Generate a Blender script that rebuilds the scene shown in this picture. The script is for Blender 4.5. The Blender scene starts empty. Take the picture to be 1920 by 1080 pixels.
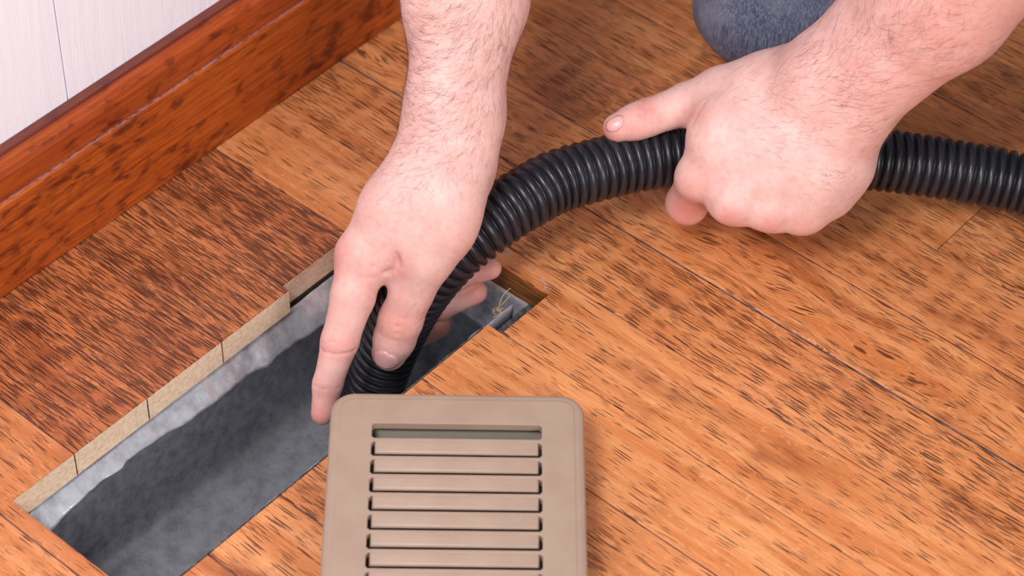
import bpy, bmesh, math, random
import numpy as np
from mathutils import Vector, Matrix, noise as mn
random.seed(4)
S = bpy.context.scene
COL = S.collection

# ------------------------------------------------------------------ camera
# world axes: X runs along the floor boards (away from the wall), Y along the wall, Z up; metres
FPX, PITCH, YAW, ROLL, DIST = 4662., 0.79795484, 0.69441246, 0.02625509, 1.474
def cam_axes():
    cp, sp = math.cos(PITCH), math.sin(PITCH); cr, sr = math.cos(ROLL), math.sin(ROLL)
    F = np.array([0, cp, -sp]); rt = np.array([1., 0, 0]); up = np.array([0, sp, cp])
    A = np.array([rt*cr+up*sr, -rt*sr+up*cr, F])
    W = np.array([[math.cos(YAW), -math.sin(YAW), 0], [math.sin(YAW), math.cos(YAW), 0], [0, 0, 1.]])
    return A @ W.T
AX = cam_axes()
CAMP = -AX[2]*DIST
cd = bpy.data.cameras.new('camera'); cam = bpy.data.objects.new('camera', cd); COL.objects.link(cam)
cd.sensor_width = 36.; cd.lens = FPX/1920*36; cd.clip_start = .02; cd.clip_end = 50
cam.matrix_world = Matrix(((AX[0][0], AX[1][0], -AX[2][0], CAMP[0]), (AX[0][1], AX[1][1], -AX[2][1], CAMP[1]), (AX[0][2], AX[1][2], -AX[2][2], CAMP[2]), (0, 0, 0, 1)))
cd.dof.use_dof = True; cd.dof.focus_distance = 1.43; cd.dof.aperture_fstop = 8.5
S.camera = cam

# ------------------------------------------------------------------ light and exposure
w = bpy.data.worlds.new('room_light'); S.world = w; w.use_nodes = True
w.node_tree.nodes['Background'].inputs[0].default_value = (.90, .92, 1.0, 1)
w.node_tree.nodes['Background'].inputs[1].default_value = .33
def area(name, loc, target, size, power, col=(1, 1, 1)):
    l = bpy.data.lights.new(name, 'AREA'); l.shape = 'SQUARE'; l.size = size; l.energy = power; l.color = col
    o = bpy.data.objects.new(name, l); COL.objects.link(o); o.location = loc
    o.rotation_euler = (Vector(target)-Vector(loc)).to_track_quat('-Z', 'Y').to_euler(); return o
area('softbox_high', (.24, -1.00, 1.50), (.02, -.05, 0), .45, 23.5, (1, .985, .98))
area('softbox_low', (1.15, -.50, .66), (0, 0, .03), .6, 10.5, (1, .965, .95))
S.view_settings.view_transform = 'Standard'; S.view_settings.look = 'None'
S.view_settings.gamma = 1; S.view_settings.use_curve_mapping = False; S.view_settings.exposure = 0.0

# ------------------------------------------------------------------ helpers
def at(px, py, zmm=0.):
    """point of the place seen at a pixel of the 1920x1080 photograph, at a height above the floor (mm)"""
    d = AX.T @ np.array([(px-960)/FPX, (540-py)/FPX, 1.])
    return CAMP + d*((zmm/1000.-CAMP[2])/d[2])
def srgb(r, g, b):
    f = lambda c: (c/255/12.92) if c/255 <= .04045 else ((c/255+.055)/1.055)**2.4
    return (f(r), f(g), f(b), 1)
def mesh_obj(name, verts, faces, mat=None, parent=None, smooth=False):
    me = bpy.data.meshes.new(name); me.from_pydata([tuple(v) for v in verts], [], [tuple(f) for f in faces]); me.update()
    return link(name, me, mat, parent, smooth)
def link(name, me, mat=None, parent=None, smooth=False):
    o = bpy.data.objects.new(name, me); COL.objects.link(o)
    if mat:
        for m in (mat if isinstance(mat, (list, tuple)) else [mat]): me.materials.append(m)
    if parent: o.parent = parent
    if smooth: me.polygons.foreach_set('use_smooth', [True]*len(me.polygons))
    return o
def from_bm(name, bm, mat=None, parent=None, smooth=False):
    bmesh.ops.recalc_face_normals(bm, faces=bm.faces)
    me = bpy.data.meshes.new(name); bm.to_mesh(me); bm.free(); return link(name, me, mat, parent, smooth)
def empty(name, loc=(0, 0, 0), **props):
    o = bpy.data.objects.new(name, None); COL.objects.link(o); o.location = loc; o.empty_display_size = .02
    for k, v in props.items(): o[k] = v
    return o
def bake(o):
    """apply an object's modifiers"""
    dg = bpy.context.evaluated_depsgraph_get(); me = bpy.data.meshes.new_from_object(o.evaluated_get(dg)); o.modifiers.clear(); o.data = me
# ------------------------------------------------------------------ material helper
class NT:
    def __init__(s, name):
        s.m = bpy.data.materials.new(name); s.m.use_nodes = True; s.t = s.m.node_tree
        s.b = s.t.nodes['Principled BSDF']
    def n(s, kind, ins=None, **props):
        nd = s.t.nodes.new(kind)
        for k, v in props.items(): setattr(nd, k, v)
        for k, v in (ins or {}).items():
            if isinstance(v, bpy.types.NodeSocket): s.t.links.new(v, nd.inputs[k])
            else: nd.inputs[k].default_value = v
        return nd
    def math(s, op, a, b=0., c=0., clamp=False):
        return s.n('ShaderNodeMath', {0: a, 1: b, 2: c}, operation=op, use_clamp=clamp).outputs[0]
    def coord(s, kind='Object', scale=(1, 1, 1), off=None):
        v = s.n('ShaderNodeTexCoord').outputs[kind]
        if off is not None: v = s.n('ShaderNodeVectorMath', {0: v, 1: off}, operation='ADD').outputs[0]
        return s.n('ShaderNodeMapping', {'Vector': v, 'Scale': scale}).outputs[0]
    def scale(s, v, sc): return s.n('ShaderNodeMapping', {'Vector': v, 'Scale': sc}).outputs[0]
    def noise(s, v, sc=1., detail=2., rough=.5, dist=0.):
        return s.n('ShaderNodeTexNoise', {'Vector': v, 'Scale': sc, 'Detail': detail, 'Roughness': rough, 'Distortion': dist}).outputs[0]
    def ramp(s, v, a, b, lo=0., hi=1.):
        return s.n('ShaderNodeMapRange', {0: v, 1: a, 2: b, 3: lo, 4: hi}, clamp=True, interpolation_type='SMOOTHSTEP').outputs[0]
    def mix(s, f, a, b, mode='MIX'):
        return s.n('ShaderNodeMix', {0: f, 6: a, 7: b}, data_type='RGBA', blend_type=mode).outputs[2]
    def prop(s, name): return s.n('ShaderNodeAttribute', attribute_type='OBJECT', attribute_name=name).outputs['Fac']
    def set(s, **k):
        for a, v in k.items():
            a = a.replace('_', ' ')
            if isinstance(v, bpy.types.NodeSocket): s.t.links.new(v, s.b.inputs[a])
            else: s.b.inputs[a].default_value = v
    def bump(s, h, strength, dist):
        s.set(Normal=s.n('ShaderNodeBump', {'Height': h, 'Strength': strength, 'Distance': dist}).outputs[0])

def oak_floor():
    t = NT('oak_floor_board')
    seed = t.prop('seed'); dens = t.prop('dens'); tone = t.prop('tone'); fig = t.prop('figure')
    off = t.n('ShaderNodeCombineXYZ', {0: seed, 1: t.math('MULTIPLY', seed, .37), 2: 0.}).outputs[0]
    c = t.coord('Object', (1000, 1000, 1000), off)                # millimetres
    warp = t.noise(t.scale(c, (.006, .03, .03)), 1, 1)
    warp2 = t.noise(t.scale(c, (.055, .12, .1)), 1, 2)
    # cathedral figure: rings around a far centre, only on boards that show it
    sx = t.n('ShaderNodeSeparateXYZ', {0: c}).outputs
    y2 = t.math('ADD', sx[1], t.math('MULTIPLY', t.math('SUBTRACT', warp, .5), 9.))
    y2 = t.math('ADD', y2, t.math('MULTIPLY', t.math('SUBTRACT', warp2, .5), 1.1))
    y2 = t.math('ADD', y2, t.math('MULTIPLY', t.math('MULTIPLY', fig, t.noise(t.scale(c, (.010, .030, .1)), 1, 1)), 38.))
    v = t.n('ShaderNodeCombineXYZ', {0: sx[0], 1: y2, 2: sx[2]}).outputs[0]
    dmap = t.noise(t.scale(v, (.012, .07, .05)), 1, 2)
    dash = t.noise(t.scale(v, (.062, .80, .3)), 1, 3, .6)
    dash2 = t.noise(t.scale(v, (.12, 1.7, .6)), 1, 2, .55)
    def cells(su, sv, seedz):
        vv = t.n('ShaderNodeVectorMath', {0: t.scale(v, (su, sv, 0)), 1: (3.1*seedz, 7.7*seedz, 0)}, operation='ADD').outputs[0]
        nd = t.n('ShaderNodeTexVoronoi', {'Vector': vv, 'Scale': 1., 'Randomness': .95}, voronoi_dimensions='2D')
        rgb = t.n('ShaderNodeSeparateColor', {0: nd.outputs['Color']}).outputs
        prob = t.math('ADD', t.math('ADD', .12, t.math('MULTIPLY', dens, .50)), t.math('MULTIPLY', t.math('SUBTRACT', dmap, .5), .9))
        on = t.math('LESS_THAN', rgb[0], prob)
        size = t.math('ADD', t.math('ADD', .10, t.math('MULTIPLY', dens, .13)), t.math('MULTIPLY', rgb[1], .17))
        return t.math('MULTIPLY', on, t.math('MULTIPLY', t.math('SUBTRACT', size, nd.outputs['Distance']), 12., clamp=True))
    pores = t.math('MAXIMUM', cells(.036, .62, 1), cells(.060, 1.15, 2))
    thr = t.math('SUBTRACT', .665, t.math('ADD', t.math('MULTIPLY', dens, .115), t.math('MULTIPLY', t.math('SUBTRACT', dmap, .5), .26)))
    d1 = t.math('MULTIPLY', t.math('SUBTRACT', dash, thr), 18., clamp=True)
    d2 = t.math('MULTIPLY', t.math('SUBTRACT', dash2, t.math('ADD', thr, .01)), 11., clamp=True)
    streak = t.math('MAXIMUM', t.math('MULTIPLY', pores, .92), t.math('MAXIMUM', t.math('MULTIPLY', d1, .85), t.math('MULTIPLY', d2, .5)))
    fibre = t.noise(t.scale(v, (.035, 2.2, 1)), 1, 3, .6)
    band = t.noise(t.scale(v, (.006, .13, .1)), 1, 2)
    blot = t.noise(t.scale(c, (.011, .034, .03)), 1, 3, .6)
    light = t.mix(tone, srgb(224, 154, 100), srgb(190, 108, 64))
    mid = t.mix(tone, srgb(202, 124, 70), srgb(156, 82, 46))
    col = t.mix(t.ramp(band, .32, .68), light, mid)
    col = t.mix(t.ramp(fibre, .42, .62, 0, .5), col, srgb(176, 94, 48))
    col = t.mix(t.ramp(fibre, .5, .3, 0, .35), col, srgb(236, 158, 100))
    col = t.mix(t.ramp(blot, .52, .74, 0, .72), col, srgb(128, 58, 26))
    fleck = t.noise(t.scale(v, (.10, .22, .2)), 1, 1, .5, 2.)
    col = t.mix(t.ramp(fleck, .66, .72, 0, .3), col, srgb(240, 170, 115))
    col = t.mix(t.math('MULTIPLY', streak, .93), col, t.mix(tone, srgb(74, 36, 16), srgb(56, 24, 18)))
    # worn finish and dust beside the seams
    wear = t.noise(t.scale(c, (.3, .5, .5)), 1, 2)
    t.set(Base_Color=col, Roughness=t.ramp(wear, .3, .8, .30, .48), Specular_IOR_Level=.42)
    h = t.math('SUBTRACT', t.math('MULTIPLY', fibre, .25), streak)
    t.bump(h, .35, .0004)
    return t.m
def raw_wood():
    t = NT('raw_end_grain'); c = t.coord('Object', (1000, 1000, 1000))
    n = t.noise(t.scale(c, (1, .35, .5)), 1, 3); p = t.noise(t.scale(c, (2, 2, 2)), 1, 2)
    n3 = t.n('ShaderNodeTexWave', {'Vector': t.scale(c, (1, 1, 1)), 'Scale': .55, 'Distortion': 2.5, 'Detail': 2.}, bands_direction='DIAGONAL').outputs[1]
    col = t.mix(t.ramp(n, .35, .7), srgb(252, 224, 194), srgb(234, 196, 160))
    col = t.mix(t.math('MULTIPLY', n3, .10), col, srgb(160, 112, 72))
    col = t.mix(t.ramp(p, .62, .72, 0, .35), col, srgb(140, 100, 68))
    t.set(Base_Color=col, Roughness=.8); t.bump(p, .12, .0004); return t.m
def stained_side():
    t = NT('varnish_soaked_side'); c = t.coord('Object', (1000, 1000, 1000))
    n = t.noise(t.scale(c, (.05, .5, .7)), 1, 3)
    t.set(Base_Color=t.mix(t.ramp(n, .3, .7), srgb(150, 88, 30), srgb(84, 50, 18)), Roughness=.45); return t.m
def skirting():
    t = NT('red_mahogany_stain'); c = t.coord('Object', (1000, 1000, 1000))
    v = c
    fib = t.noise(t.scale(v, (.5, .018, .42)), 1, 4, .6)
    fine = t.noise(t.scale(v, (2, .06, 1.7)), 1, 3, .6)
    n = t.noise(t.scale(v, (.11, .06, .15)), 1, 3, .55, .25)
    big = t.noise(t.scale(v, (.02, .013, .03)), 1, 2)
    z = t.n('ShaderNodeSeparateXYZ', {0: c}).outputs[2]
    up = t.ramp(z, 66, 69)
    col = t.mix(t.ramp(fib, .3, .7), srgb(192, 94, 32), srgb(150, 62, 20))
    col = t.mix(t.math('MULTIPLY', up, .5), col, srgb(150, 60, 26))
    m = t.ramp(t.math('ADD', n, t.math('MULTIPLY', t.math('SUBTRACT', big, .5), .4)), .47, .72, 0, .85)
    col = t.mix(m, col, srgb(88, 30, 16))
    col = t.mix(t.ramp(fine, .55, .72, 0, .5), col, srgb(104, 38, 16))
    dust = t.math('MULTIPLY', t.math('MULTIPLY', t.ramp(z, 66., 66.4), t.ramp(z, 68.2, 67.8)), t.ramp(t.noise(t.scale(c, (1, .25, 1)), 1, 3), .38, .6))
    col = t.mix(t.math('MULTIPLY', dust, .8), col, srgb(176, 134, 136))
    col = t.mix(t.ramp(z, 92, 94.5, 0, .75), col, srgb(84, 40, 40))
    t.set(Base_Color=col, Roughness=.33, Specular_IOR_Level=.5); t.bump(fine, .15, .0004); return t.m
def simple(name, col, rough=.5, metal=0., spec=.5, bump=None, var=None):
    t = NT(name); c = t.coord('Object', (1000, 1000, 1000)); base = col
    if var: base = t.mix(t.ramp(t.noise(c, var[1], 3, .6), .35, .7), col, var[0])
    t.set(Base_Color=base, Roughness=rough, Metallic=metal, Specular_IOR_Level=spec)
    if bump: t.bump(t.noise(c, bump[0], 3), bump[1], bump[2])
    return t.m
def galvanised(name, a, b, rough):
    t = NT(name); c = t.coord('Object', (1000, 1000, 1000))
    vo = t.n('ShaderNodeTexVoronoi', {'Vector': c, 'Scale': .13, 'Randomness': 1.}).outputs['Color']
    sp = t.n('ShaderNodeSeparateColor', {0: vo}).outputs[0]
    n = t.noise(c, .11, 6, .7); fl = t.noise(c, .9, 3, .75)
    col = t.mix(t.ramp(n, .3, .7), a, b); col = t.mix(t.math('MULTIPLY', sp, .18), col, srgb(190, 192, 200))
    col = t.mix(t.ramp(fl, .58, .70, 0, .6), col, srgb(205, 205, 212))
    t.set(Base_Color=col, Metallic=.5, Roughness=t.ramp(n, .3, .7, rough, rough+.16)); t.bump(t.noise(c, .1, 3), .25, .002); return t.m
def skin_mat():
    t = NT('skin'); c = t.coord('Object', (1000, 1000, 1000))
    a = t.n('ShaderNodeAttribute', attribute_type='GEOMETRY', attribute_name='ruddy').outputs['Fac']
    n1 = t.noise(c, .055, 3, .6); n2 = t.noise(c, .3, 3, .6); n3 = t.noise(c, 2.2, 3, .6)
    col = t.mix(t.ramp(n1, .3, .7), srgb(224, 184, 177), srgb(214, 168, 160))
    col = t.mix(t.ramp(n2, .45, .75, 0, .32), col, srgb(198, 130, 122))
    col = t.mix(t.math('MULTIPLY', a, .75, clamp=True), col, srgb(206, 118, 105))
    col = t.mix(t.ramp(n3, .5, .75, 0, .18), col, srgb(196, 122, 112))
    vo = t.n('ShaderNodeTexVoronoi', {'Vector': t.scale(c, (1, 1, 1)), 'Scale': 1.5, 'Randomness': 1.}, feature='DISTANCE_TO_EDGE').outputs['Distance']
    t.set(Base_Color=col, Roughness=.5, Specular_IOR_Level=.33, Subsurface_Weight=.22, Subsurface_Radius=(1., .35, .2), Subsurface_Scale=.004)
    t.bump(t.math('ADD', t.math('MULTIPLY', vo, .35), t.math('MULTIPLY', n3, .5)), .22, .0004); return t.m
def denim():
    t = NT('washed_denim'); c = t.coord('Object', (1000, 1000, 1000))
    tw = t.n('ShaderNodeTexWave', {'Vector': t.scale(c, (1, 1, .6)), 'Scale': .42, 'Distortion': 1.2, 'Detail': 2., 'Detail Scale': 2.}, bands_direction='DIAGONAL').outputs[1]
    fl = t.noise(t.scale(c, (1.1, 1.1, .05)), 1, 3, .75); g = t.noise(c, 1.7, 2, .6); big = t.noise(c, .03, 2)
    col = t.mix(t.ramp(fl, .35, .68), srgb(46, 54, 90), srgb(146, 150, 172))
    col = t.mix(t.ramp(g, .42, .66, 0, .75), col, srgb(40, 46, 72)); col = t.mix(t.math('MULTIPLY', tw, .25), col, srgb(160, 166, 186))
    col = t.mix(t.ramp(big, .4, .65, 0, .4), col, srgb(150, 152, 165))
    t.set(Base_Color=col, Roughness=.9, Specular_IOR_Level=.2); t.bump(t.math('ADD', g, fl), .5, .0008); return t.m
def white_paint():
    t = NT('white_painted_wood'); c = t.coord('Object', (1000, 1000, 1000))
    n = t.noise(t.scale(c, (.1, .09, .012)), 1, 4, .6, .6); k = t.noise(t.scale(c, (.3, .12, .05)), 1, 2)
    col = t.mix(t.ramp(k, .68, .78, 0, .35), srgb(248, 245, 254), srgb(206, 200, 214))
    t.set(Base_Color=col, Roughness=.5); t.bump(n, .35, .002); return t.m
OAK, RAW, SIDE, BASE = oak_floor(), raw_wood(), stained_side(), skirting()
SKIN, DENIM, WHITE = skin_mat(), denim(), white_paint()
RUBBER = simple('black_ribbed_plastic', srgb(27, 27, 33), .34, 0, .5, (1.2, .12, .0004), (srgb(36, 36, 43), .05))
TAN = simple('tan_enamel', srgb(160, 136, 120), .42, 0, .4, (.9, .05, .0003), (srgb(155, 130, 114), .04))
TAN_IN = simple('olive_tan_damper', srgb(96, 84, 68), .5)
SLEEVE_M = galvanised('bright_galvanised', srgb(215, 216, 222), srgb(165, 167, 175), .20)
DUCT_M = galvanised('dull_galvanised', srgb(182, 184, 192), srgb(134, 136, 144), .36)
DUST = simple('dusty_tar_paper', srgb(62, 62, 66), .9, 0, .2, (.5, .6, .002), (srgb(110, 108, 110), .25))
PLY = simple('dark_subfloor', srgb(44, 36, 34), .9, 0, .2, (.3, .5, .002))
NAIL = simple('finger_nail', srgb(218, 164, 160), .3, 0, .5)
HAIR = simple('brown_hair', srgb(96, 52, 42), .6)
STRAW = simple('dry_straw', srgb(196, 164, 120), .7)
SHIRT = simple('grey_cotton', srgb(90, 92, 100), .9)

simple_dust = simple('seam_dust', srgb(52, 44, 52), .9, 0, .2, (.4, .4, .001), (srgb(104, 92, 100), .12))
GLUE = simple('old_varnish_residue', srgb(176, 142, 138), .5, 0, .4)
# ------------------------------------------------------------------ floor
XW, HX0, HX1, HY0, HY1 = -.2174, -.097, .009, -.304, .0098   # wall line and register opening
seams = [-.3146, -.259, -.204, -.145, -.089, -.0313, .0246, .0823, .1376, .1965, .250, .314]
while seams[0] > -1.0: seams.insert(0, seams[0]-.0571)
while seams[-1] < 1.25: seams.append(seams[-1]+.0571)
floor = empty('floor', (0, 0, 0), kind='structure')
def plank(poly, raw_x=None, tone=0., dens=.3, fig=0., bev=.0005, raw_side=None):
    """poly: outline (x, y) counter-clockwise in metres; raw_x: x of the sawn pale end"""
    cx = sum(p[0] for p in poly)/len(poly); cy = sum(p[1] for p in poly)/len(poly)
    n = len(poly); area2 = sum(poly[i][0]*poly[(i+1) % n][1]-poly[(i+1) % n][0]*poly[i][1] for i in range(n))
    if area2 < 0: poly = poly[::-1]
    def inset(d):
        out = []
        for i in range(n):
            a, b, c_ = Vector(poly[i-1]), Vector(poly[i]), Vector(poly[(i+1) % n])
            e1, e2 = (b-a).normalized(), (c_-b).normalized(); n1, n2 = Vector((-e1.y, e1.x)), Vector((-e2.y, e2.x))
            out.append(b+(n1+n2)*d/(1+n1.dot(n2)))
        return out
    rings = [(inset(bev), 0.), (inset(bev*.3), -bev*.35), (inset(0), -bev*1.2), (inset(0), -.0185)]
    vs = []; fs = []
    for r, z in rings: vs += [(p[0]-cx, p[1]-cy, z) for p in r]
    for k in range(3):
        for i in range(n): j = (i+1) % n; fs.append((k*n+i, (k+1)*n+i, (k+1)*n+j, k*n+j))
    fs.append(tuple(range(n))); fs.append(tuple(reversed(range(3*n, 4*n))))
    dz = random.uniform(-.00015, .00015)
    o = mesh_obj('plank', vs, fs, [OAK, RAW, SIDE], floor); o.location = (cx, cy, dz)
    for f in o.data.polygons:
        if f.index >= 2*n and f.index < 3*n:
            if raw_x is not None and f.normal.x > .9 and abs(f.center.x+cx-raw_x) < .002: f.material_index = 1
            elif raw_side is not None and f.normal.y < -.9 and abs(f.center.y+cy-raw_side) < .002: f.material_index = 2
    o['seed'] = random.uniform(0, 3.); o['dens'] = float(dens); o['tone'] = float(tone); o['figure'] = float(fig)
    return o
def rect(x0, x1, y0, y1): return [(x0, y0), (x1, y0), (x1, y1), (x0, y1)]
XE = 1.6
g = .00042
for k in range(len(seams)-1):
    a, b = seams[k], seams[k+1]; ga = gb = g
    if abs(a-.0823) < 1e-4: ga = .0008
    if abs(b-.0823) < 1e-4: gb = .0008
    if abs(a+.0313) < 1e-4: ga = .0003
    y0, y1 = a+ga, b-gb; x0 = XW-.012
    rt = random.uniform(0, .35)
    if a >= -.2592 and b <= -.0312:                    # boards cut by the opening, left and right pieces
        hx = HX0 if b < -.08 else -.1024
        i = k-seams.index(-.259)
        plank(rect(x0, hx, y0, y1), raw_x=hx, tone=[.95, .9, .75, .85][i % 4], dens=[1.0, 1.1, 1.15, 1.2][i % 4])
        fx = .75+random.uniform(-.2, .3)
        xr = HX1 if b < -.03 else HX1
        plank(rect(xr, fx, y0, y1), tone=.1*(i % 3), dens=[.55, .75, .42, .22][i % 4]); plank(rect(fx+.0004, XE, y0, y1), tone=.2)
        continue
    if abs(a+.3146) < 1e-4:                            # near end of the opening
        plank([(x0, y0), (.62, y0), (.62, y1), (HX1, y1), (HX1, HY0), (HX0, HY0), (HX0, y1), (x0, y1)], raw_x=HX0, tone=.5, dens=.35)
        plank(rect(.6204, XE, y0, y1), tone=.2); continue
    if abs(a+.0313) < 1e-4:                            # far end, with the notch
        plank([(x0, y0), (-.1024, y0), (-.1024, HY1), (.0196, HY1), (.0196, y0), (.95, y0), (.95, y1), (x0, y1)], raw_x=-.1024, raw_side=HY1, tone=.12, dens=.32)
        plank(rect(.9504, XE, y0, y1)); continue
    cuts = {.1965: [.170], .0246: [.82], .0823: [.70], .1376: [.62, -.06]}.get(round(a, 4), sorted(random.uniform(-.1, 1.4) for _ in range(2)))
    if a < -.3: cuts = [random.uniform(.05, .9)]
    xs = [x0]+[c for c in cuts]+[XE]
    for i in range(len(xs)-1):
        far = a > .05  # far boards toned darker: light falloff put into their colour
        plank(rect(xs[i]+(.0002 if i else 0), xs[i+1]-.0002, y0, y1), tone=rt+(.12 if far else 0), dens=random.uniform(.25, .8) if abs(a-.0823) > 1e-3 else .5,
              fig=1. if abs(a-.0823) < 1e-3 else 0.)
# grey dust packed into the long joints
for k, y in enumerate(seams[1:-1]):
    runs = [(XW, XE)] if not (-.2592 < y < -.0312) else [(XW, HX0-.006), (HX1+.0005 if y < -.032 else .0201, XE)]
    for (a, b) in runs:
        m = max(4, int((b-a)/.012)); vs = []; w2 = .0010 if abs(y-.0823) < 1e-3 else .0006
        for i in range(m+1):
            x = a+(b-a)*i/m; z = -.0008-.0007*abs(mn.noise(Vector((x*60, y*90, 1)))); vs += [(x, y-w2, z), (x, y+w2, z), (x, y+w2, z-.004), (x, y-w2, z-.004)]
        fs = [(4*i+p, 4*i+4+p, 4*i+4+(p+1) % 4, 4*i+(p+1) % 4) for i in range(m) for p in range(4)]
        mesh_obj('joint_dust', vs, fs, simple_dust, floor)
# dark subfloor under the boards, cut out around the duct
def ring_slab(name, o, i_, z0, z1, mat, parent):
    (X0, X1, Y0, Y1), (a0, a1, b0, b1) = o, i_
    vs = [(x, y, z) for z in (z0, z1) for (x, y) in ((X0, Y0), (X1, Y0), (X1, Y1), (X0, Y1), (a0, b0), (a1, b0), (a1, b1), (a0, b1))]
    fs = []
    for k in range(4):
        j = (k+1) % 4
        fs += [(k, j, 4+j, 4+k), (8+k, 12+k, 12+j, 8+j), (k, 8+k, 8+j, j), (4+k, 4+j, 12+j, 12+k)]
    ob = mesh_obj(name, vs, fs, mat, parent); return ob
ring_slab('subfloor', (XW-.02, XE, seams[0], seams[-1]), (HX0-.004, HX1+.0005, HY0-.006, HY1+.001), -.036, -.0187, PLY, floor)

# ------------------------------------------------------------------ wall and baseboard
wall = empty('wall_left', (XW-.0135, 0, 0), kind='structure')
ye = -.80
gp = -.7                                                  # board joints of the painted wall
def wall_board(y0, y1):
    w_, h_ = y1-y0, 1.5; e = .00015
    bm = bmesh.new(); 
    prof = [(0, 0), (-.012, 0), (-.012, w_), (0, w_)]
    pts = [(-.012, 0), (-e*2, 0), (0, e), (0, w_-e), (-e*2, w_), (-.012, w_)]
    lo = [bm.verts.new((p[0], p[1], -.03)) for p in pts]; hi = [bm.verts.new((p[0], p[1], h_)) for p in pts]
    n = len(pts)
    for i in range(n): bm.faces.new((lo[i], lo[(i+1) % n], hi[(i+1) % n], hi[i]))
    bm.faces.new(lo); bm.faces.new(hi)
    o = from_bm('board', bm, WHITE, wall); o.location = (0, y0, 0); return o
d0 = AX.T @ np.array([(117-960)/FPX, (540-112)/FPX, 1.]); tt = (XW-.0135-CAMP[0])/d0[0]; gy = (CAMP+d0*tt)[1]
WB = .235
for k in range(-4, 7): wall_board(gy+k*WB+.0005, gy+(k+1)*WB-.0005)
bm = bmesh.new()
pf = [(-.0135, 0), (0, 0), (0, .0655), (-.0016, .0664), (-.0022, .0676), (-.0012, .0688), (-.0006, .0700), (-.0006, .0850), (-.0022, .0890), (-.0040, .0915), (-.0072, .0932), (-.0076, .0955), (-.0135, .0962)]
ys = [seams[0]+.02, seams[-1]-.02]
rows = [[bm.verts.new((p[0], y, p[1])) for p in pf] for y in ys]
for i in range(len(pf)): j = (i+1) % len(pf); bm.faces.new((rows[0][i], rows[1][i], rows[1][j], rows[0][j]))
bm.faces.new(rows[0]); bm.faces.new(rows[1])
bb = from_bm('baseboard_left', bm, BASE); bb.location = (XW, 0, .0003); bb['kind'] = 'structure'
bb.modifiers.new('b', 'BEVEL').width = .0005

# ------------------------------------------------------------------ duct below the opening
duct = empty('floor_duct', (-.044, -.147, -.13), label='galvanised sheet metal duct boot set into the rectangular floor opening', category='duct')
DL = Vector(duct.location)
def sheet(name, fn, nu, nv, mat, th=.0007):
    vs = []; fs = []
    for i in range(nu+1):
        for j in range(nv+1): vs.append(Vector(fn(i/nu, j/nv))-DL)
    for i in range(nu):
        for j in range(nv): a = i*(nv+1)+j; fs.append((a, a+1, a+nv+2, a+nv+1))
    o = mesh_obj(name, vs, fs, mat, duct, True); s = o.modifiers.new('s', 'SOLIDIFY'); s.thickness = th; s.offset = 0; return o
def nz(x, y, z, s): return mn.noise(Vector((x*s, y*s, z*s)))
YA, YB = HY0+.004, HY1-.004
def left_sleeve(s, t):
    y = YA+(YB+.004-YA)*s
    zb = -.027-.019*max(0, s-.22)*1.2 + .002*nz(y, 1, 0, 30)-.006*math.exp(-(s/.09)**2)
    zt = -.0205 + .001*nz(y, 5, 0, 40)
    z = zt+(zb-zt)*t
    wr = .0030*nz(y, z*.7, 2, 70)*(.3+t)+.0012*nz(y, z, 7, 150)*(1 if s < .6 else .4)
    return (HX0-.0035+.0115*t+wr*.7+.004*math.exp(-(s/.03)**2), y, z)
sheet('collar', left_sleeve, 150, 10, SLEEVE_M)
sheet('collar', lambda s, t: (HX0+(HX1-HX0)*s, YB+.003-.003*t+.001*nz(s, t, 3, 9), -.017-.044*t), 30, 8, SLEEVE_M)
def right_sleeve(s, t):
    y = YA+(YB-.012-YA)*s; z = -.004-.05*t if s > .35 else -.018-.036*t
    return (HX1-.0012-.004*t-.0016*(1+nz(y, 3, 0, 60))*(1-t), y, -.004-.05*t+.002*nz(y, 9, 0, 70)*(1-t))
sheet('collar', right_sleeve, 90, 6, DUCT_M)
sheet('collar', lambda s, t: (HX0+(HX1-HX0)*s, YA+.001*nz(s, t, 8, 9), -.020-.034*t), 20, 6, DUCT_M)
# the wider boot: rounded box walls running into a pan
BX0, BX1, BY0, BY1, BZ = HX0-.019, HX1+.012, HY0-.012, HY1+.014, -.133
def boot(s, t):
    # closed section loop s, t from top rim down and across the pan
    per = [(BX0, BY0), (BX1, BY0), (BX1, BY1), (BX0, BY1), (BX0, BY0)]
    L = [BX1-BX0, BY1-BY0, BX1-BX0, BY1-BY0]; tot = sum(L); d = s*tot; k = 0
    while k < 3 and d > L[k]: d -= L[k]; k += 1
    f = min(1, d/L[k]); x = per[k][0]+(per[k+1][0]-per[k][0])*f; y = per[k][1]+(per[k+1][1]-per[k][1])*f
    cx, cy = (BX0+BX1)/2, (BY0+BY1)/2; ztop = -.042; R = .013
    if t < .5: ins = 0; z = ztop+(BZ+R-ztop)*t/.5
    elif t < .7: a = (t-.5)/.2*math.pi/2; ins = R*(1-math.cos(a)); z = BZ+R-R*math.sin(a)
    else: ins = R+(t-.7)/.3*(.066-R); z = BZ
    hx, hy = (BX1-BX0)/2, (BY1-BY0)/2
    x = cx+max(-(hx-ins), min(hx-ins, x-cx)); y = cy+max(-(hy-ins), min(hy-ins, y-cy))
    return (x, y, z+.0006*nz(x, y, 1, 25))
sheet('boot', boot, 100, 26, DUCT_M)
def clod(s, t): return (HX1-.002+.0135*t, -.030+.0385*s, -.0150-.0035*t+.0016*nz(s*2, t*2, 4, 3)+.0008*nz(s, t, 8, 30))
o = sheet('paper_strip', clod, 30, 12, DUST, .0009); o['label'] = 'strip of dusty black building paper in the corner notch'
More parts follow.
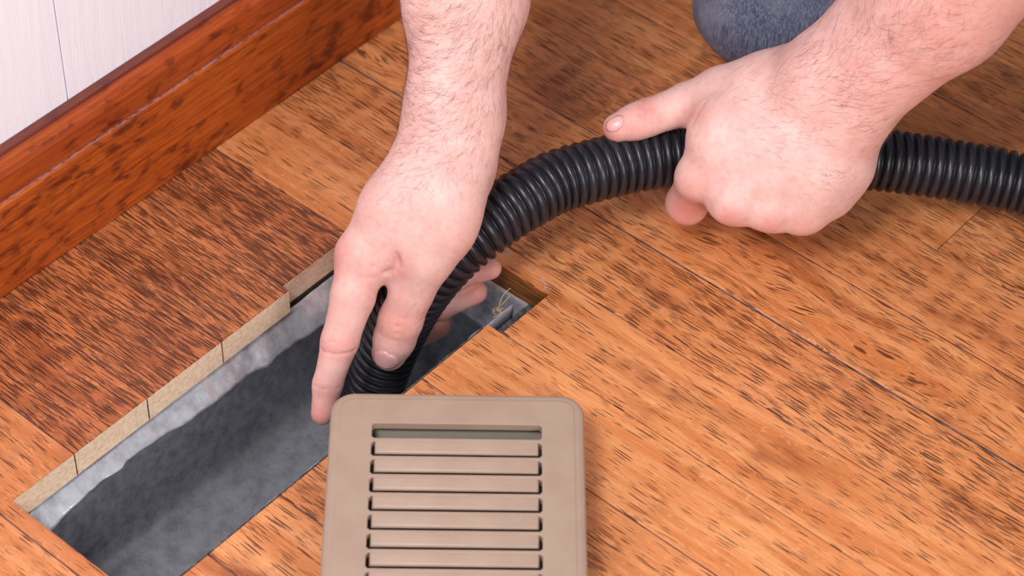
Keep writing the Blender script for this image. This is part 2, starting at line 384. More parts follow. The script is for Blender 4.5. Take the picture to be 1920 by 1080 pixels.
o = sheet('seam_tape', lambda s, t: (HX1-.0025+.002*t, YA+(-.036-YA)*s, -.0035+.0035*t+.0005*nz(s, 2, 2, 60)), 80, 2, DUST, .0007); o['label'] = 'dark folded edge of metal along the board ends'

# ------------------------------------------------------------------ register cover lying across the opening's corner
cov_c = [at(622, 732, 36), at(1089, 738, 36)]
A0, B0 = Vector(cov_c[0]), Vector(cov_c[1])
ex = (B0-A0); CW = ex.length; ex.normalize(); ex.z = 0; ex.normalize()
ey = Vector((0, 0, 1)).cross(ex); ey = -ey                      # towards the photographer
ey = (ey+Vector((0, 0, -.035))).normalized()
ez = ex.cross(-ey).normalized()
CW = .1385; CL = .343
reg = empty('floor_register', A0, label='tan metal floor register cover with open louvers, laid beside the duct opening', category='vent cover')
RM = Matrix(((ex.x, -ey.x, ez.x), (ex.y, -ey.y, ez.y), (ex.z, -ey.z, ez.z)))
reg.rotation_euler = RM.to_euler()
def rrect(w_, l_, r, n=8):
    out = []
    for (cx, cy, a0) in ((w_-r, -r, 0), (r, -r, 90), (r, -l_+r, 180), (w_-r, -l_+r, 270)):
        for k in range(n+1): a = math.radians(a0+90*k/n); out.append((cx+r*math.cos(a), cy+r*math.sin(a)))
    return out
def loft(name, prof, w_, l_, r, mat, parent):
    vs = []; fs = []; n = None
    for d, z in prof:
        ring = [(p[0]+d, p[1]-d) for p in rrect(w_-2*d, l_-2*d, max(.001, r-d))]; n = len(ring); vs += [(x, y, z) for x, y in ring]
    m = len(prof)
    for k in range(m-1):
        for i in range(n): j = (i+1) % n; fs.append((k*n+i, k*n+j, (k+1)*n+j, (k+1)*n+i))
    fs.append(tuple(range((m-1)*n, m*n))); fs.append(tuple(reversed(range(n))))
    return mesh_obj(name, vs, fs, mat, parent)
plate = loft('faceplate', [(.0012, -.0052), (0, -.0048), (0, -.0030), (.0010, -.0014), (.0028, -.0006), (.0052, -.00035), (.0056, -.0001), (.0062, 0)], CW, CL, .0130, TAN, reg)
SX0, SX1 = .0232, CW-.0232
PT, SL0, NS = .01235, .0226, 24
cb = bmesh.new()
for k in range(NS):
    y1 = -(SL0+k*PT); y0 = y1-.0101
    r_ = bmesh.ops.create_cube(cb, size=1, matrix=Matrix.Translation(((SX0+SX1)/2, (y0+y1)/2, 0)) @ Matrix.Diagonal((SX1-SX0, y1-y0, .03, 1)))
bmesh.ops.bevel(cb, geom=[e for e in cb.edges if abs((e.verts[0].co-e.verts[1].co).z) > .02], offset=.0009, segments=2, affect='EDGES')
cut = from_bm('cutter', cb, TAN); cut.parent = reg
md = plate.modifiers.new('cut', 'BOOLEAN'); md.object = cut; md.operation = 'DIFFERENCE'; md.solver = 'EXACT'
bv = plate.modifiers.new('bev', 'BEVEL'); bv.width = .00055; bv.segments = 2; bv.limit_method = 'ANGLE'; bv.angle_limit = math.radians(50)
bpy.context.view_layer.update(); bake(plate); bpy.data.objects.remove(cut)
# louvers: blade leaves the upper bar flush and dips under the next one
lw = SX1-SX0-.0036
prof = [(0.0016, -.0006), (0, -.0003), (-.0014, -.0005), (-.0034, -.0011), (-.0054, -.0017), (-.0074, -.0024)]
vs = []; fs = []
for (x, s) in ((0, 0), (.0010, 1), (lw-.0010, 1), (lw, 0)):
    for (y, z) in prof: vs.append((x, y, z-(0 if s else .0005)))
npf = len(prof)
for i in range(3):
    for j in range(npf-1): fs.append((i*npf+j, i*npf+j+1, (i+1)*npf+j+1, (i+1)*npf+j))
lm = bpy.data.meshes.new('louver'); lm.from_pydata(vs, [], fs); lm.materials.append(TAN)
for k in range(1, NS):
    o = bpy.data.objects.new('louver', lm); COL.objects.link(o); o.parent = reg; o.location = (SX0+.0018, -(SL0+k*PT)+.0003, 0)
    s = o.modifiers.new('s', 'SOLIDIFY'); s.thickness = .0009; s.offset = -1
    lm.polygons.foreach_set('use_smooth', [True]*len(lm.polygons))
# damper box below
def box_open(x0, x1, y0, y1, z0, z1, mat, name, th):
    vs = [(x, y, z) for z in (z0, z1) for (x, y) in ((x0, y0), (x1, y0), (x1, y1), (x0, y1))]
    o = mesh_obj(name, vs, [(0, 1, 5, 4), (1, 2, 6, 5), (2, 3, 7, 6), (3, 0, 4, 7)], mat, reg)
    s = o.modifiers.new('s', 'SOLIDIFY'); s.thickness = th; s.offset = 0; return o
DBX0, DBX1, DBY0, DBY1 = SX0-.004, SX1+.004, -CL+.017, -.0165
box_open(DBX0, DBX1, DBY0, DBY1, -.0275, -.0048, TAN_IN, 'damper_box', .001)
vn = mesh_obj('damper_blade', [(DBX0+.002, DBY0+.002, -.017), (DBX1-.002, DBY0+.002, -.017), (DBX1-.002, DBY1-.012, -.015), (DBX0+.002, DBY1-.012, -.015), (DBX0+.002, DBY1-.001, -.0075), (DBX1-.002, DBY1-.001, -.0075)],
              [(0, 1, 2, 3), (3, 2, 5, 4)], TAN_IN, reg); s = vn.modifiers.new('s', 'SOLIDIFY'); s.thickness = .0008
bm = bmesh.new(); bmesh.ops.create_cone(bm, cap_ends=True, segments=6, radius1=.0042, radius2=.0040, depth=.003)
bmesh.ops.bevel(bm, geom=list(bm.edges), offset=.0004, segments=1, affect='EDGES')
sc = from_bm('hex_nut', bm, simple('brassy_nut', srgb(150, 128, 96), .45, .3), reg); sc.location = (SX0+(SX1-SX0)*.635, -SL0-.0085, -.0076); sc.rotation_euler = (-.3, 0, .2)

# ------------------------------------------------------------------ hose
HP = [(2250, 450, 24), (2060, 392, 30), (1920, 347, 32), (1800, 322, 36), (1650, 300, 42), (1500, 292, 47), (1380, 290, 49), (1280, 292, 51), (1190, 302, 52), (1110, 321, 53), (1040, 342, 53),
      (985, 372, 52), (935, 403, 49), (893, 434, 44), (850, 470, 35), (808, 515, 19), (772, 565, -2), (741, 622, -27), (716, 680, -53), (696, 740, -80), (684, 775, -96)]
HR = .0190
def catmull(P, step):
    P = [Vector(p) for p in P]; out = []
    Q = [P[0]*2-P[1]]+P+[P[-1]*2-P[-2]]
    for i in range(1, len(Q)-2):
        a, b, c, d = Q[i-1:i+3]
        for k in range(40):
            t = k/40; out.append(.5*((2*b)+(c-a)*t+(2*a-5*b+4*c-d)*t*t+(3*b-a-3*c+d)*t**3))
    out.append(P[-1]); L = [0]
    for i in range(1, len(out)): L.append(L[-1]+(out[i]-out[i-1]).length)
    n = int(L[-1]/step); res = []; j = 0
    for k in range(n+1):
        s_ = k*step
        while j < len(L)-2 and L[j+1] < s_: j += 1
        f = (s_-L[j])/max(1e-9, L[j+1]-L[j]); res.append(out[j].lerp(out[j+1], f))
    return res
def tube(name, P, rad, nseg, mat, parent=None, close=False):
    vs = []; fs = []; N = len(P); ref = Vector((0, 0, 1)); prev = None
    for i in range(N):
        t = (P[min(i+1, N-1)]-P[max(i-1, 0)]).normalized()
        if prev is None: nrm = t.cross(ref).normalized()
        else: nrm = (prev-t*prev.dot(t)).normalized()
        prev = nrm; bn = t.cross(nrm); r = rad(i) if callable(rad) else rad
        for k in range(nseg): a = 2*math.pi*k/nseg; vs.append(P[i]+(nrm*math.cos(a)+bn*math.sin(a))*r)
    for i in range(N-1):
        for k in range(nseg): j = (k+1) % nseg; fs.append((i*nseg+k, i*nseg+j, (i+1)*nseg+j, (i+1)*nseg+k))
    return vs, fs
RP = .0064; SUB = 12
hc = catmull([at(*p) for p in HP], RP/SUB)
# valleys stay narrow and deep, ribs are round
def rib(i):
    x = ((i % SUB)/SUB)*2-1                                     # -1..1 across one rib
    return HR-.0030+.0030*math.sqrt(max(0., 1-min(1, abs(x)/.86)**2)) if abs(x) < .86 else HR-.0042
vs, fs = tube('hose', hc, rib, 72, RUBBER)
HBASE = Vector(at(1800, 322, 0))
hose = mesh_obj('vacuum_hose', [Vector(v)-HBASE for v in vs], fs, RUBBER, None, True); hose.location = HBASE
hose['label'] = 'black corrugated vacuum hose held by both hands and fed down into the duct'; hose['category'] = 'hose'

# ------------------------------------------------------------------ signed-distance modelling for the person
def rcone(P, a, b, r1, r2):
    ba = b-a; l2 = float(ba@ba); rr = r1-r2; a2 = l2-rr*rr
    if a2 <= 0: 
        c, r = (a, r1) if r1 > r2 else (b, r2)
        return np.sqrt(((P-c)**2).sum(-1))-r
    il2 = 1/l2; pa = P-a; y = pa@ba; z = y-l2
    q = pa*l2-ba*y[..., None]; x2 = (q*q).sum(-1); y2 = y*y*l2; z2 = z*z*l2; k = np.sign(rr)*rr*rr*x2
    d = (np.sqrt(x2*a2*il2)+y*rr)*il2-r1
    m1 = np.sign(z)*a2*z2 > k; m2 = (np.sign(y)*a2*y2 < k) & ~m1
    d = np.where(m1, np.sqrt(x2+z2)*il2-r2, d); return np.where(m2, np.sqrt(x2+y2)*il2-r1, d)
def smin(a, b, k):
    h = np.maximum(k-np.abs(a-b), 0)/k; return np.minimum(a, b)-h*h*k*.25
def chain_field(P, ch, k, lo, hi, h, far=30.):
    """ch: list of polylines [(x,y,z,r)...] in mm, blended with k"""
    out = None
    for line in ch:
        for p, q in zip(line[:-1], line[1:]):
            d = rcone(P, np.array(p[:3], np.float32), np.array(q[:3], np.float32), p[3], q[3])
            out = d if out is None else smin(out, d, k)
    return out
def surface_nets(F, lo, h):
    """F on grid nodes; returns verts, quads"""
    inside = F < 0; nx, ny, nz_ = F.shape
    c = inside[:-1, :-1, :-1].astype(np.int8)
    tot = np.zeros((nx-1, ny-1, nz_-1), np.int8)
    for dx in (0, 1):
        for dy in (0, 1):
            for dz in (0, 1): tot += inside[dx:nx-1+dx, dy:ny-1+dy, dz:nz_-1+dz]
    act = (tot > 0) & (tot < 8); idx = -np.ones(act.shape, np.int64); cells = np.argwhere(act); idx[act] = np.arange(len(cells))
    acc = np.zeros((len(cells), 3)); cnt = np.zeros(len(cells))
    corners = [(0, 0, 0), (1, 0, 0), (0, 1, 0), (1, 1, 0), (0, 0, 1), (1, 0, 1), (0, 1, 1), (1, 1, 1)]
    for i in range(8):
        for ax in range(3):
            if corners[i][ax]: continue
            a = np.array(corners[i]); b = a.copy(); b[ax] = 1
            fa = F[tuple((cells+a).T)]; fb = F[tuple((cells+b).T)]; m = (fa < 0) != (fb < 0)
            t = np.where(m, fa/(fa-fb+1e-20), 0); p = a+np.zeros((len(cells), 3)); p[:, ax] = t
            acc[m] += p[m]; cnt[m] += 1
    V = (cells+acc/cnt[:, None])*h+lo
    quads = []
    for ax in range(3):
        s0 = [slice(None)]*3; s1 = [slice(None)]*3; s0[ax] = slice(0, -1); s1[ax] = slice(1, None)
        A, B = inside[tuple(s0)], inside[tuple(s1)]; u, v = [(1, 2), (2, 0), (0, 1)][ax]
        E_ = np.argwhere(A != B); E_ = E_[(E_[:, u] > 0) & (E_[:, v] > 0) & (E_[:, u] < F.shape[u]-1) & (E_[:, v] < F.shape[v]-1)]
        du = np.zeros(3, int); du[u] = 1; dv = np.zeros(3, int); dv[v] = 1
        q = np.stack([idx[tuple((E_-du-dv).T)], idx[tuple((E_-dv).T)], idx[tuple(E_.T)], idx[tuple((E_-du).T)]], 1)
        fl = ~A[tuple(E_.T)]; q[fl] = q[fl][:, ::-1]; quads.append(q)
    return V, np.concatenate(quads)
def sdf_mesh(core, core_k, fingers, k_join, k_f, h, extra=None):
    allp = [p for l in core for p in l]+[p for f in fingers for l in f for p in l]
    A = np.array(allp); lo = (A[:, :3]-A[:, 3:4]).min(0)-3*h; hi = (A[:, :3]+A[:, 3:4]).max(0)+3*h
    n = np.ceil((hi-lo)/h).astype(int)+1; F = np.full(n, 20., np.float32)
    def part(ch, k, pad):
        B = np.array([p for l in ch for p in l]); a = np.maximum(((B[:, :3]-B[:, 3:4]).min(0)-pad-lo)//h, 0).astype(int)
        b = np.minimum(((B[:, :3]+B[:, 3:4]).max(0)+pad-lo)//h+2, n).astype(int)
        ax = [lo[i]+h*np.arange(a[i], b[i]) for i in range(3)]
        P = np.stack(np.meshgrid(*ax, indexing='ij'), -1).astype(np.float32)
        return tuple(slice(a[i], b[i]) for i in range(3)), chain_field(P, ch, k, lo, hi, h)
    # the core is evaluated segment by segment in its own box
    for l in core:
        for p, q in zip(l[:-1], l[1:]):
            sl, d = part([[p, q]], core_k, core_k+2*h); F[sl] = smin(F[sl], d, core_k)
    out = F.copy()
    for f in fingers:
        sl, d = part(f, k_f, k_join+2*h); out[sl] = np.minimum(out[sl], smin(F[sl], d, k_join))
    return surface_nets(out, lo, h)
def B(px, py, z, r):
    p = at(px, py, z)*1000; return (p[0], p[1], p[2], r)

# ---- left-hand hand of the picture: index finger reaching down into the duct
handA_core = [
    # forearm
    [B(846, -2, 163, 24.5), B(838, 215, 112, 21)], [B(903, -2, 160, 23.5), B(866, 225, 108, 19.5)],
    [B(830, -420, 262, 34), B(846, -2, 163, 24.5)], [B(925, -420, 258, 32), B(903, -2, 160, 23.5)],
    [B(838, 215, 112, 21), B(822, 290, 97, 17)], [B(866, 225, 108, 19.5), B(866, 305, 92, 14)],
    # dorsum / metacarpals
    [B(812, 285, 97, 16), B(737, 385, 73, 15), B(674, 474, 48, 12.3)], [B(800, 330, 86, 17), B(752, 410, 66, 15)], [B(826, 330, 88, 16), B(795, 410, 72, 15.5)],
    [B(830, 300, 92, 15), B(700, 455, 38, 12)], [B(845, 310, 85, 14), B(730, 440, 32, 12)], [B(860, 320, 78, 12), B(760, 425, 34, 11)],
    # thumb metacarpal and web
    [B(862, 300, 95, 14), B(845, 392, 82, 14), B(832, 436, 70, 14.6)],
    [B(800, 360, 84, 15), B(790, 440, 62, 13.5)], [B(770, 400, 66, 13), B(735, 462, 56, 9)], [B(775, 455, 58, 10), B(716, 496, 45, 8)],
    # heel of the hand
    [B(889, 302, 80, 7.2), B(868, 352, 72, 9.5)],
]
handA_f = [
    [[B(674, 480, 48, 13.0), B(662, 555, 33, 12.5), B(637, 640, 13, 10.5), B(614, 722, -7, 8.3), B(604, 776, -19, 6.6)]],            # index
    [[B(836, 425, 73, 15), B(802, 488, 54, 14), B(772, 548, 31, 12.3), B(751, 600, 12, 12.7), B(740, 635, -1, 12.0), B(730, 662, -12, 10.4)]],  # thumb
    [[B(695, 470, 34, 11), B(668, 572, -26, 9.5), B(760, 636, -48, 8.6), B(821, 610, -32, 8.0)]],
    [[B(722, 440, 30, 11), B(702, 520, -8, 9.5), B(825, 572, -18, 8.8), B(889, 547, -10, 8.0)]],
    [[B(752, 425, 32, 10), B(740, 480, 8, 8.6), B(855, 520, 2, 7.6), B(920, 503, 8, 6.7)]],
]
# ---- right-hand hand of the picture: fist over the hose
handB_core = [
    [B(1532, 150, 116, 21.5), B(1735, -45, 195, 29)], [B(1588, 212, 108, 21), B(1785, 26, 186, 26.5)],
    [B(1735, -45, 195, 29), B(1990, -300, 315, 38)], [B(1785, 26, 186, 26.5), B(2050, -262, 305, 33)], [B(1560, 180, 112, 20), B(1762, -8, 193, 29), B(2020, -280, 312, 38)],
    [B(1500, 165, 110, 18), B(1532, 150, 122, 22)], [B(1552, 222, 100, 18.5), B(1588, 212, 108, 21)],
    [B(1500, 175, 106, 17), B(1400, 265, 86, 14), B(1308, 334, 65, 11.6)],
    [B(1520, 190, 106, 16), B(1440, 290, 86, 13.5), B(1374, 377, 64, 12.4)],
    [B(1550, 210, 103, 16), B(1490, 310, 82, 13), B(1445, 391, 60, 11.6)],
    [B(1575, 235, 98, 15), B(1540, 330, 75, 12.5), B(1506, 399, 54, 10.8)],
    [B(1580, 222, 96, 15), B(1577, 262, 86, 13), B(1578, 315, 70, 13), B(1555, 365, 56, 12)],
    [B(1480, 150, 106, 14), B(1430, 160, 102, 14), B(1352, 178, 93, 14)],
    [B(1440, 190, 98, 14), B(1360, 240, 88, 14.5), B(1345, 262, 84, 14)],
]
handB_f = [
    [[B(1430, 165, 101, 14), B(1352, 176, 93, 14), B(1290, 195, 86, 12.6), B(1212, 221, 79, 10.8), B(1190, 229, 77.5, 10.3), B(1157, 240, 75, 8.6)]],      # thumb
    [[B(1308, 334, 62, 12), B(1288, 382, 34, 12.3), B(1312, 330, 12, 8.8), B(1345, 280, 14, 7.8)]],
    [[B(1374, 377, 63, 12), B(1366, 388, 22, 9), B(1385, 330, 11, 8.4), B(1410, 280, 14, 7.6)]],
    [[B(1445, 391, 59, 11.4), B(1440, 396, 20, 8.8), B(1455, 335, 11, 8.2), B(1475, 285, 14, 7.4)]],
    [[B(1506, 399, 53, 10.6), B(1502, 400, 19, 8), B(1515, 345, 11, 7.6), B(1530, 295, 14, 7)]],
]
VOX = 1.05
VA, QA = sdf_mesh(handA_core, 17., handA_f, 8., 3.5, VOX)
VB, QB = sdf_mesh(handB_core, 18., handB_f, 9., 3.5, VOX)
def normals(V, Q):
    n = np.cross(V[Q[:, 2]]-V[Q[:, 0]], V[Q[:, 3]]-V[Q[:, 1]]); N = np.zeros_like(V)
    for i in range(4): np.add.at(N, Q[:, i], n)
    return N/(np.linalg.norm(N, axis=1)[:, None]+1e-9)
def relax(V, Q, it=2, f=.45):
    for _ in range(it):
        acc = np.zeros_like(V); c = np.zeros(len(V))
        for i in range(4):
            for j in (1, 3): np.add.at(acc, Q[:, i], V[Q[:, (i+j) % 4]]); np.add.at(c, Q[:, i], 1)
        V = V+(acc/c[:, None]-V)*f
    return V
def pix(V):
    c = (V/1000.-CAMP) @ AX.T; return np.stack([960+FPX*c[:, 0]/c[:, 2], 540-FPX*c[:, 1]/c[:, 2]], 1), c[:, 2]
def surf(V, N, px, py):
    """index of the camera-facing skin vertex seen at a pixel"""
    p, d = pix(V); e = (p[:, 0]-px)**2+(p[:, 1]-py)**2+((N@AX[2]) > -.05)*1e6
    return int(np.argmin(e+d*20))
def crease(V, N, pts, width, depth):
    """press a fold (polyline of skin points) into the surface; negative depth raises a ridge"""
    P = [V[surf(V, N, *q)] for q in pts]; best = np.full(len(V), 1e9)
    for a, b in zip(P[:-1], P[1:]):
        ab = b-a; t = np.clip(((V-a)@ab)/(ab@ab+1e-9), 0, 1); best = np.minimum(best, np.linalg.norm(V-a-ab*t[:, None], axis=1))
    return V-N*(depth*np.exp(-(best/width)**2))[:, None]
VA = relax(VA, QA, 6); VB = relax(VB, QB, 6)
NA, NB = normals(VA, QA), normals(VB, QB)
for pts, w_, d_ in [
    ([(706, 597), (745, 612), (792, 600)], .75, .85), ([(704, 607), (742, 626), (788, 616)], .7, .8), ([(714, 586), (752, 598), (796, 588)], .7, .45), ([(712, 628), (740, 640), (776, 634)], .7, .45),   # thumb joint
    ([(601, 655), (620, 663), (645, 663), (664, 656)], .9, .9), ([(604, 645), (622, 640), (648, 650)], .8, .4), ([(590, 722), (610, 730), (636, 727)], .8, .55),
    ([(723, 523), (700, 520), (670, 522)], 1.2, .45), ([(745, 490), (738, 505), (725, 514)], 2.2, 1.6), ([(745, 482), (735, 492), (700, 500)], 1.5, .7), ([(742, 478), (748, 495)], 2, 1.2),
    ([(664, 400), (700, 480)], 5, .5)]:
    VA = crease(VA, NA, pts, w_, d_)
for (px, py, w_, d_) in [(648, 488, 9, -.9), (660, 462, 7, -.5)]:
    VA = crease(VA, NA, [(px, py), (px+2, py+3)], w_, d_)
for pts, w_, d_ in [
    ([(1206, 185), (1214, 205), (1211, 228)], .7, .85), ([(1222, 180), (1227, 198), (1223, 218)], .7, .7), ([(1197, 195), (1201, 215)], .7, .5),
    ([(1321, 192), (1312, 205), (1305, 216), (1298, 232)], 2.0, .7),
    ([(1330, 392), (1350, 350)], 4, .8), ([(1410, 412), (1420, 370)], 4, .7), ([(1475, 420), (1480, 380)], 4, .6)]:
    VB = crease(VB, NB, pts, w_, d_)
for (px, py, w_, d_) in [(1298, 342, 6, -.7), (1374, 385, 6, -.6), (1445, 395, 6, -.5), (1506, 402, 6, -.5)]:
    VB = crease(VB, NB, [(px, py), (px+2, py+3)], w_, d_)
def ruddy(V, spots):
    p, d = pix(V); a = np.zeros(len(V))
    for (x, y, r, s) in spots: a = np.maximum(a, s*np.exp(-((p[:, 0]-x)**2+(p[:, 1]-y)**2)/(r*r)))
    return a
ra = ruddy(VA, [(745, 610, 42, .75), (640, 655, 40, .65), (612, 735, 40, .5), (600, 780, 30, .8), (640, 485, 45, .55), (745, 495, 30, .55), (690, 520, 50, .35), (910, 505, 40, .9), (890, 545, 35, .95), (825, 600, 40, .8), (728, 690, 22, .5), (655, 590, 60, .3)])
rb = ruddy(VB, [(1285, 400, 45, 1.), (1300, 350, 30, .6), (1370, 410, 28, .7), (1445, 425, 25, .6), (1510, 428, 25, .5), (1212, 205, 30, .8), (1140, 255, 30, .9), (1180, 235, 50, .5), (1304, 215, 22, .6), (1600, 150, 110, .25), (1750, 60, 160, .35)])
person = empty('person', at(1455, 0, 0), label='person kneeling in blue jeans, bare forearms, feeding black hose into the duct', category='person')
PL = np.array(person.location)
V = np.concatenate([VA, VB])/1000.-PL; Q = np.concatenate([QA, QB+len(VA)])
body = mesh_obj('body', V.tolist(), Q.tolist(), SKIN, person, True)
at_ = body.data.attributes.new('ruddy', 'FLOAT', 'POINT'); at_.data.foreach_set('value', np.concatenate([ra, rb]).astype(np.float32))

# nails: small curved plates laid on the skin of the thumbs
def nail(V, N, outline, cen, tipdir):
    """outline: skin points around the nail (pixels)"""
    c0 = V[surf(V, N, *cen)]; n0 = N[surf(V, N, *cen)]
    n = len(outline); rings = [0., .35, .6, .8, .93, 1.0]; vs = []; fs = []
    top = c0+n0*.55
    for k, r in enumerate(rings):
        for (x, y) in outline:
            px, py = cen[0]+(x-cen[0])*r, cen[1]+(y-cen[1])*r
            i = surf(V, N, px, py)
            nb = np.argsort(((V-V[i])**2).sum(1))[:12]; base = V[nb].mean(0); nn = N[nb].mean(0); nn /= np.linalg.norm(nn)
            # exact lateral position on the local tangent plane
            d = AX.T @ np.array([(px-960)/FPX, (540-py)/FPX, 1.]); t_ = ((base/1000.-CAMP)@nn)/(d@nn); q = (CAMP+d*t_)*1000.
            vs.append((q+nn*(.95 if r < .95 else .1))/1000.-PL)
    for k in range(len(rings)-1):
        for i in range(n): j = (i+1) % n; fs.append((k*n+i, k*n+j, (k+1)*n+j, (k+1)*n+i))
    vv = np.array(vs); 
    for _ in range(3):
        for k in range(1, len(rings)-1):
            r_ = vv[k*n:(k+1)*n]; r2 = (np.roll(r_, 1, 0)+np.roll(r_, -1, 0)+vv[(k-1)*n:k*n]+vv[(k+1)*n:(k+2)*n])/4; vv[k*n:(k+1)*n] = r_*.4+r2*.6
    o = mesh_obj('nail', vv.tolist(), fs, NAIL, person, True); bm = bmesh.new(); bm.from_mesh(o.data)
    bmesh.ops.remove_doubles(bm, verts=bm.verts, dist=1e-5); bmesh.ops.recalc_face_normals(bm, faces=bm.faces); bm.to_mesh(o.data); bm.free()
    o.data.polygons.foreach_set('use_smooth', [True]*len(o.data.polygons)); o['label'] = 'pale pink thumb nail'
    s = o.modifiers.new('s', 'SOLIDIFY'); s.thickness = .0003; s.offset = 0
nail(VA, NA, [(712, 645), (722, 646), (737, 650), (752, 658), (754, 670), (748, 682), (738, 690), (727, 692), (714, 690), (704, 682), (699, 670), (702, 655)], (727, 670), None)
nail(VB, NB, [(1168, 217), (1170, 226), (1166, 238), (1157, 246), (1147, 248), (1139, 246), (1136, 240), (1136, 232), (1141, 226), (1150, 220), (1160, 216)], (1151, 233), None)

# hair on the forearms and wrists
def hairs(V, Q, N, spots, count, seed):
    rng = np.random.default_rng(seed); p, d = pix(V); vs = []; fs = []
    ok = (N@AX[2]) < .25
    wgt = np.zeros(len(V))
    for (x, y, rx, ry, s) in spots: wgt = np.maximum(wgt, s*np.exp(-((p[:, 0]-x)/rx)**2-((p[:, 1]-y)/ry)**2))
    wgt = wgt*ok; wgt /= wgt.sum(); pick = rng.choice(len(V), count, p=wgt)
    for i in pick:
        n = N[i]; x, y = p[i]
        # growth direction across and along the limb, whorled
        a = flow(x, y)+rng.normal(0, .38); dr = AX[0]*math.cos(a)-AX[1]*math.sin(a); dr = dr-n*(dr@n); dr /= np.linalg.norm(dr)+1e-9
        side = np.cross(n, dr); L = rng.uniform(6, 13); cur = rng.normal(0, .35); r0 = rng.uniform(.030, .058); q = V[i]+rng.normal(0, .5, 3)*.8; q = q-n*((q-V[i])@n)+n*.05
        K = 5; pts = []
        for k in range(K+1):
            t = k/K; pts.append(q+dr*L*t+side*cur*L*t*t*.6+n*(.15+1.0*math.sin(t*2.2)*.9-(1.2 if t > .5 else 0)*(t-.5)))
        b = len(vs)
        for k, pt in enumerate(pts):
            r = r0*(1-.8*k/K)
            for m in range(3): th = m*2.094; vs.append((pt+(side*math.cos(th)+n*math.sin(th))*r)/1000.-PL)
        for k in range(K):
            for m in range(3): m2 = (m+1) % 3; fs.append((b+k*3+m, b+k*3+m2, b+k*3+3+m2, b+k*3+3+m))
    return vs, fs
def flow(x, y):
    if x < 1100: return math.radians(200-(x-770)*.55) if y < 250 else math.radians(170-(x-760)*.5)+.3*math.sin(y*.05)
    return math.radians(150+(y-100)*.25)
h1, f1 = hairs(VA, QA, NA, [(800, 120, 60, 150, 1.), (880, 60, 90, 90, .8), (850, 190, 70, 60, .9), (800, 250, 50, 40, .8), (940, 60, 35, 90, .9), (790, 320, 60, 60, .35), (870, 280, 60, 60, .35)], 1500, 1)
o = mesh_obj('arm_hair', h1, f1, HAIR, person); o['kind'] = 'stuff'
h2, f2 = hairs(VB, QB, NB, [(1560, 110, 80, 60, 1.), (1620, 170, 70, 60, .8), (1700, 60, 120, 80, .9), (1560, 345, 40, 35, .45), (1450, 160, 70, 40, .3), (1500, 240, 80, 60, .25), (1640, 230, 40, 30, .8)], 1150, 2)
o = mesh_obj('arm_hair', h2, f2, HAIR, person); o['kind'] = 'stuff'

# clothing: jeans (knee on the floor) and shirt sleeves / torso above the picture
def cloth(name, ch, k, h, mat, amp, sc):
    V, Q = sdf_mesh(ch, k, [], 5, 5, h); V = relax(V, Q, 2); N = normals(V, Q)
    d = np.array([mn.noise(Vector(v)*sc)+.5*mn.noise(Vector(v)*sc*2.3) for v in V]); V = V+N*(d*amp)[:, None]
    V[:, 2] = np.maximum(V[:, 2], 1.)
    o = mesh_obj(name, (V/1000.-PL).tolist(), Q.tolist(), mat, person, True); return o
K = B(1447, -12, 52, 46)
cloth('jeans', [
    [B(1452, -15, 53, 47), (K[0]-60, K[1]+330, 420, 82)], [B(1452, -15, 53, 47), (K[0]-20, K[1]+380, 50, 46)],
    [(K[0]+330, K[1]+60, 56, 50), (K[0]+130, K[1]+380, 430, 84)], [(K[0]+330, K[1]+60, 56, 50), (K[0]+250, K[1]+430, 52, 46)]], 25, 6., DENIM, 2.2, .022)
eA = B(878, -420, 260, 40); eB = B(2035, -255, 312, 42)
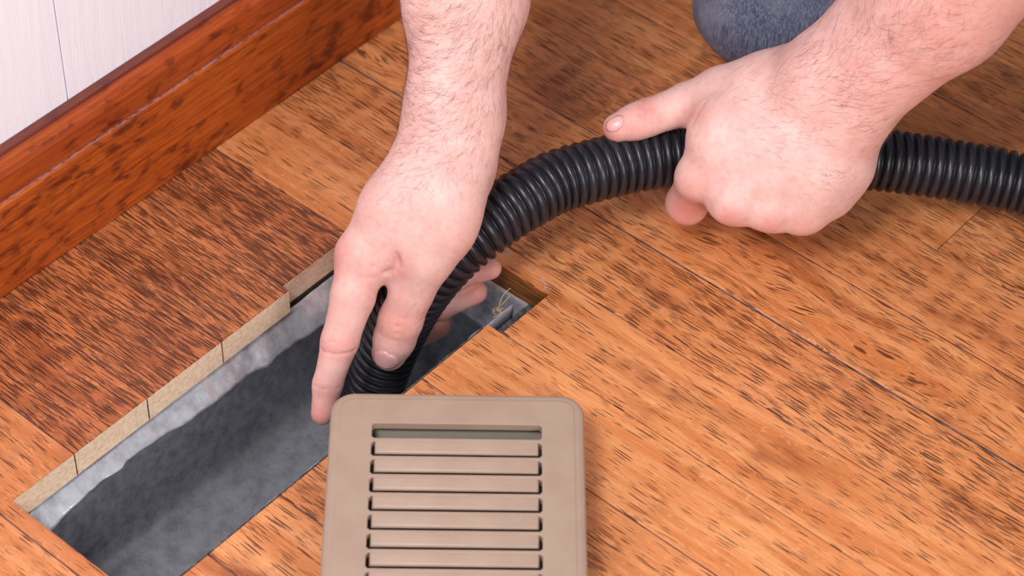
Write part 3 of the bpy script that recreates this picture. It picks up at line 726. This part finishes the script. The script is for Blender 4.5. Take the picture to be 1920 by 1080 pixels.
sh = [[eA, (eA[0]-40, eA[1]+70, eA[2]+60, 50)], [(eA[0]-40, eA[1]+70, eA[2]+60, 50), (-90, 560, 720, 70)], [eB, (eB[0]+10, eB[1]+60, eB[2]+70, 52)], [(eB[0]+10, eB[1]+60, eB[2]+70, 52), (270, 660, 720, 70)],
      [(-90, 560, 720, 75), (270, 660, 720, 75)], [(90, 640, 680, 120), (60, 800, 420, 130)]]
cloth('shirt', sh, 40, 9., SHIRT, 4, .012)

# ------------------------------------------------------------------ small things in the notch
wisp = bmesh.new()
W0 = Vector(at(934, 584, -10))
def strand(pts, r):
    vs, fs = tube('s', catmull([Vector(p) for p in pts], .0012), r, 5, None)
    b = [wisp.verts.new(Vector(v)-W0) for v in vs]
    for f in fs: wisp.faces.new([b[i] for i in f])
strand([at(934, 580, -10), at(940, 560, -6), at(948, 548, -3), at(960, 538, 1)], .00022)
strand([at(930, 578, -10), at(942, 570, -7), at(958, 552, -4)], .00018)
for k in range(14):
    a = random.uniform(0, 6.3); x, y = 934+random.uniform(-6, 8), 586+random.uniform(-8, 6)
    strand([at(x, y, -10), at(x+6*math.cos(a), y+5*math.sin(a), -9), at(x+10*math.cos(a+1), y+7*math.sin(a+1), -11)], .0003)
ws = from_bm('straw_wisp', wisp, STRAW); ws.location = W0; ws['label'] = 'tangle of dry straw fibres caught on the duct edge at the notch'; ws['category'] = 'debris'
print('body verts', len(V))

# ragged line of old sealant where the register's flange used to sit
rng = random.Random(9); vs = []; fs = []
path = catmull([Vector(at(*p)) for p in ((930, 464, 0), (965, 482, 0), (1000, 504, 0), (1017, 520, 0), (1024, 536, 0), (1022, 546, 0))], .0011)
for p in path:
    for q in range(3):
        if rng.random() < .72: continue
        c = p+Vector((rng.uniform(-.0012, .0012), rng.uniform(-.0012, .0012), 0)); b = len(vs); r = rng.uniform(.0003, .0010)
        for k in range(5): a = k*1.2566+rng.random()*.5; vs.append((c.x+math.cos(a)*r*1.4, c.y+math.sin(a)*r, .0001))
        vs.append((c.x, c.y, .0001+r*.35)); fs += [(b+k, b+(k+1) % 5, b+5) for k in range(5)]
o = mesh_obj('sealant_residue', vs, fs, GLUE, floor); o['kind'] = 'stuff'
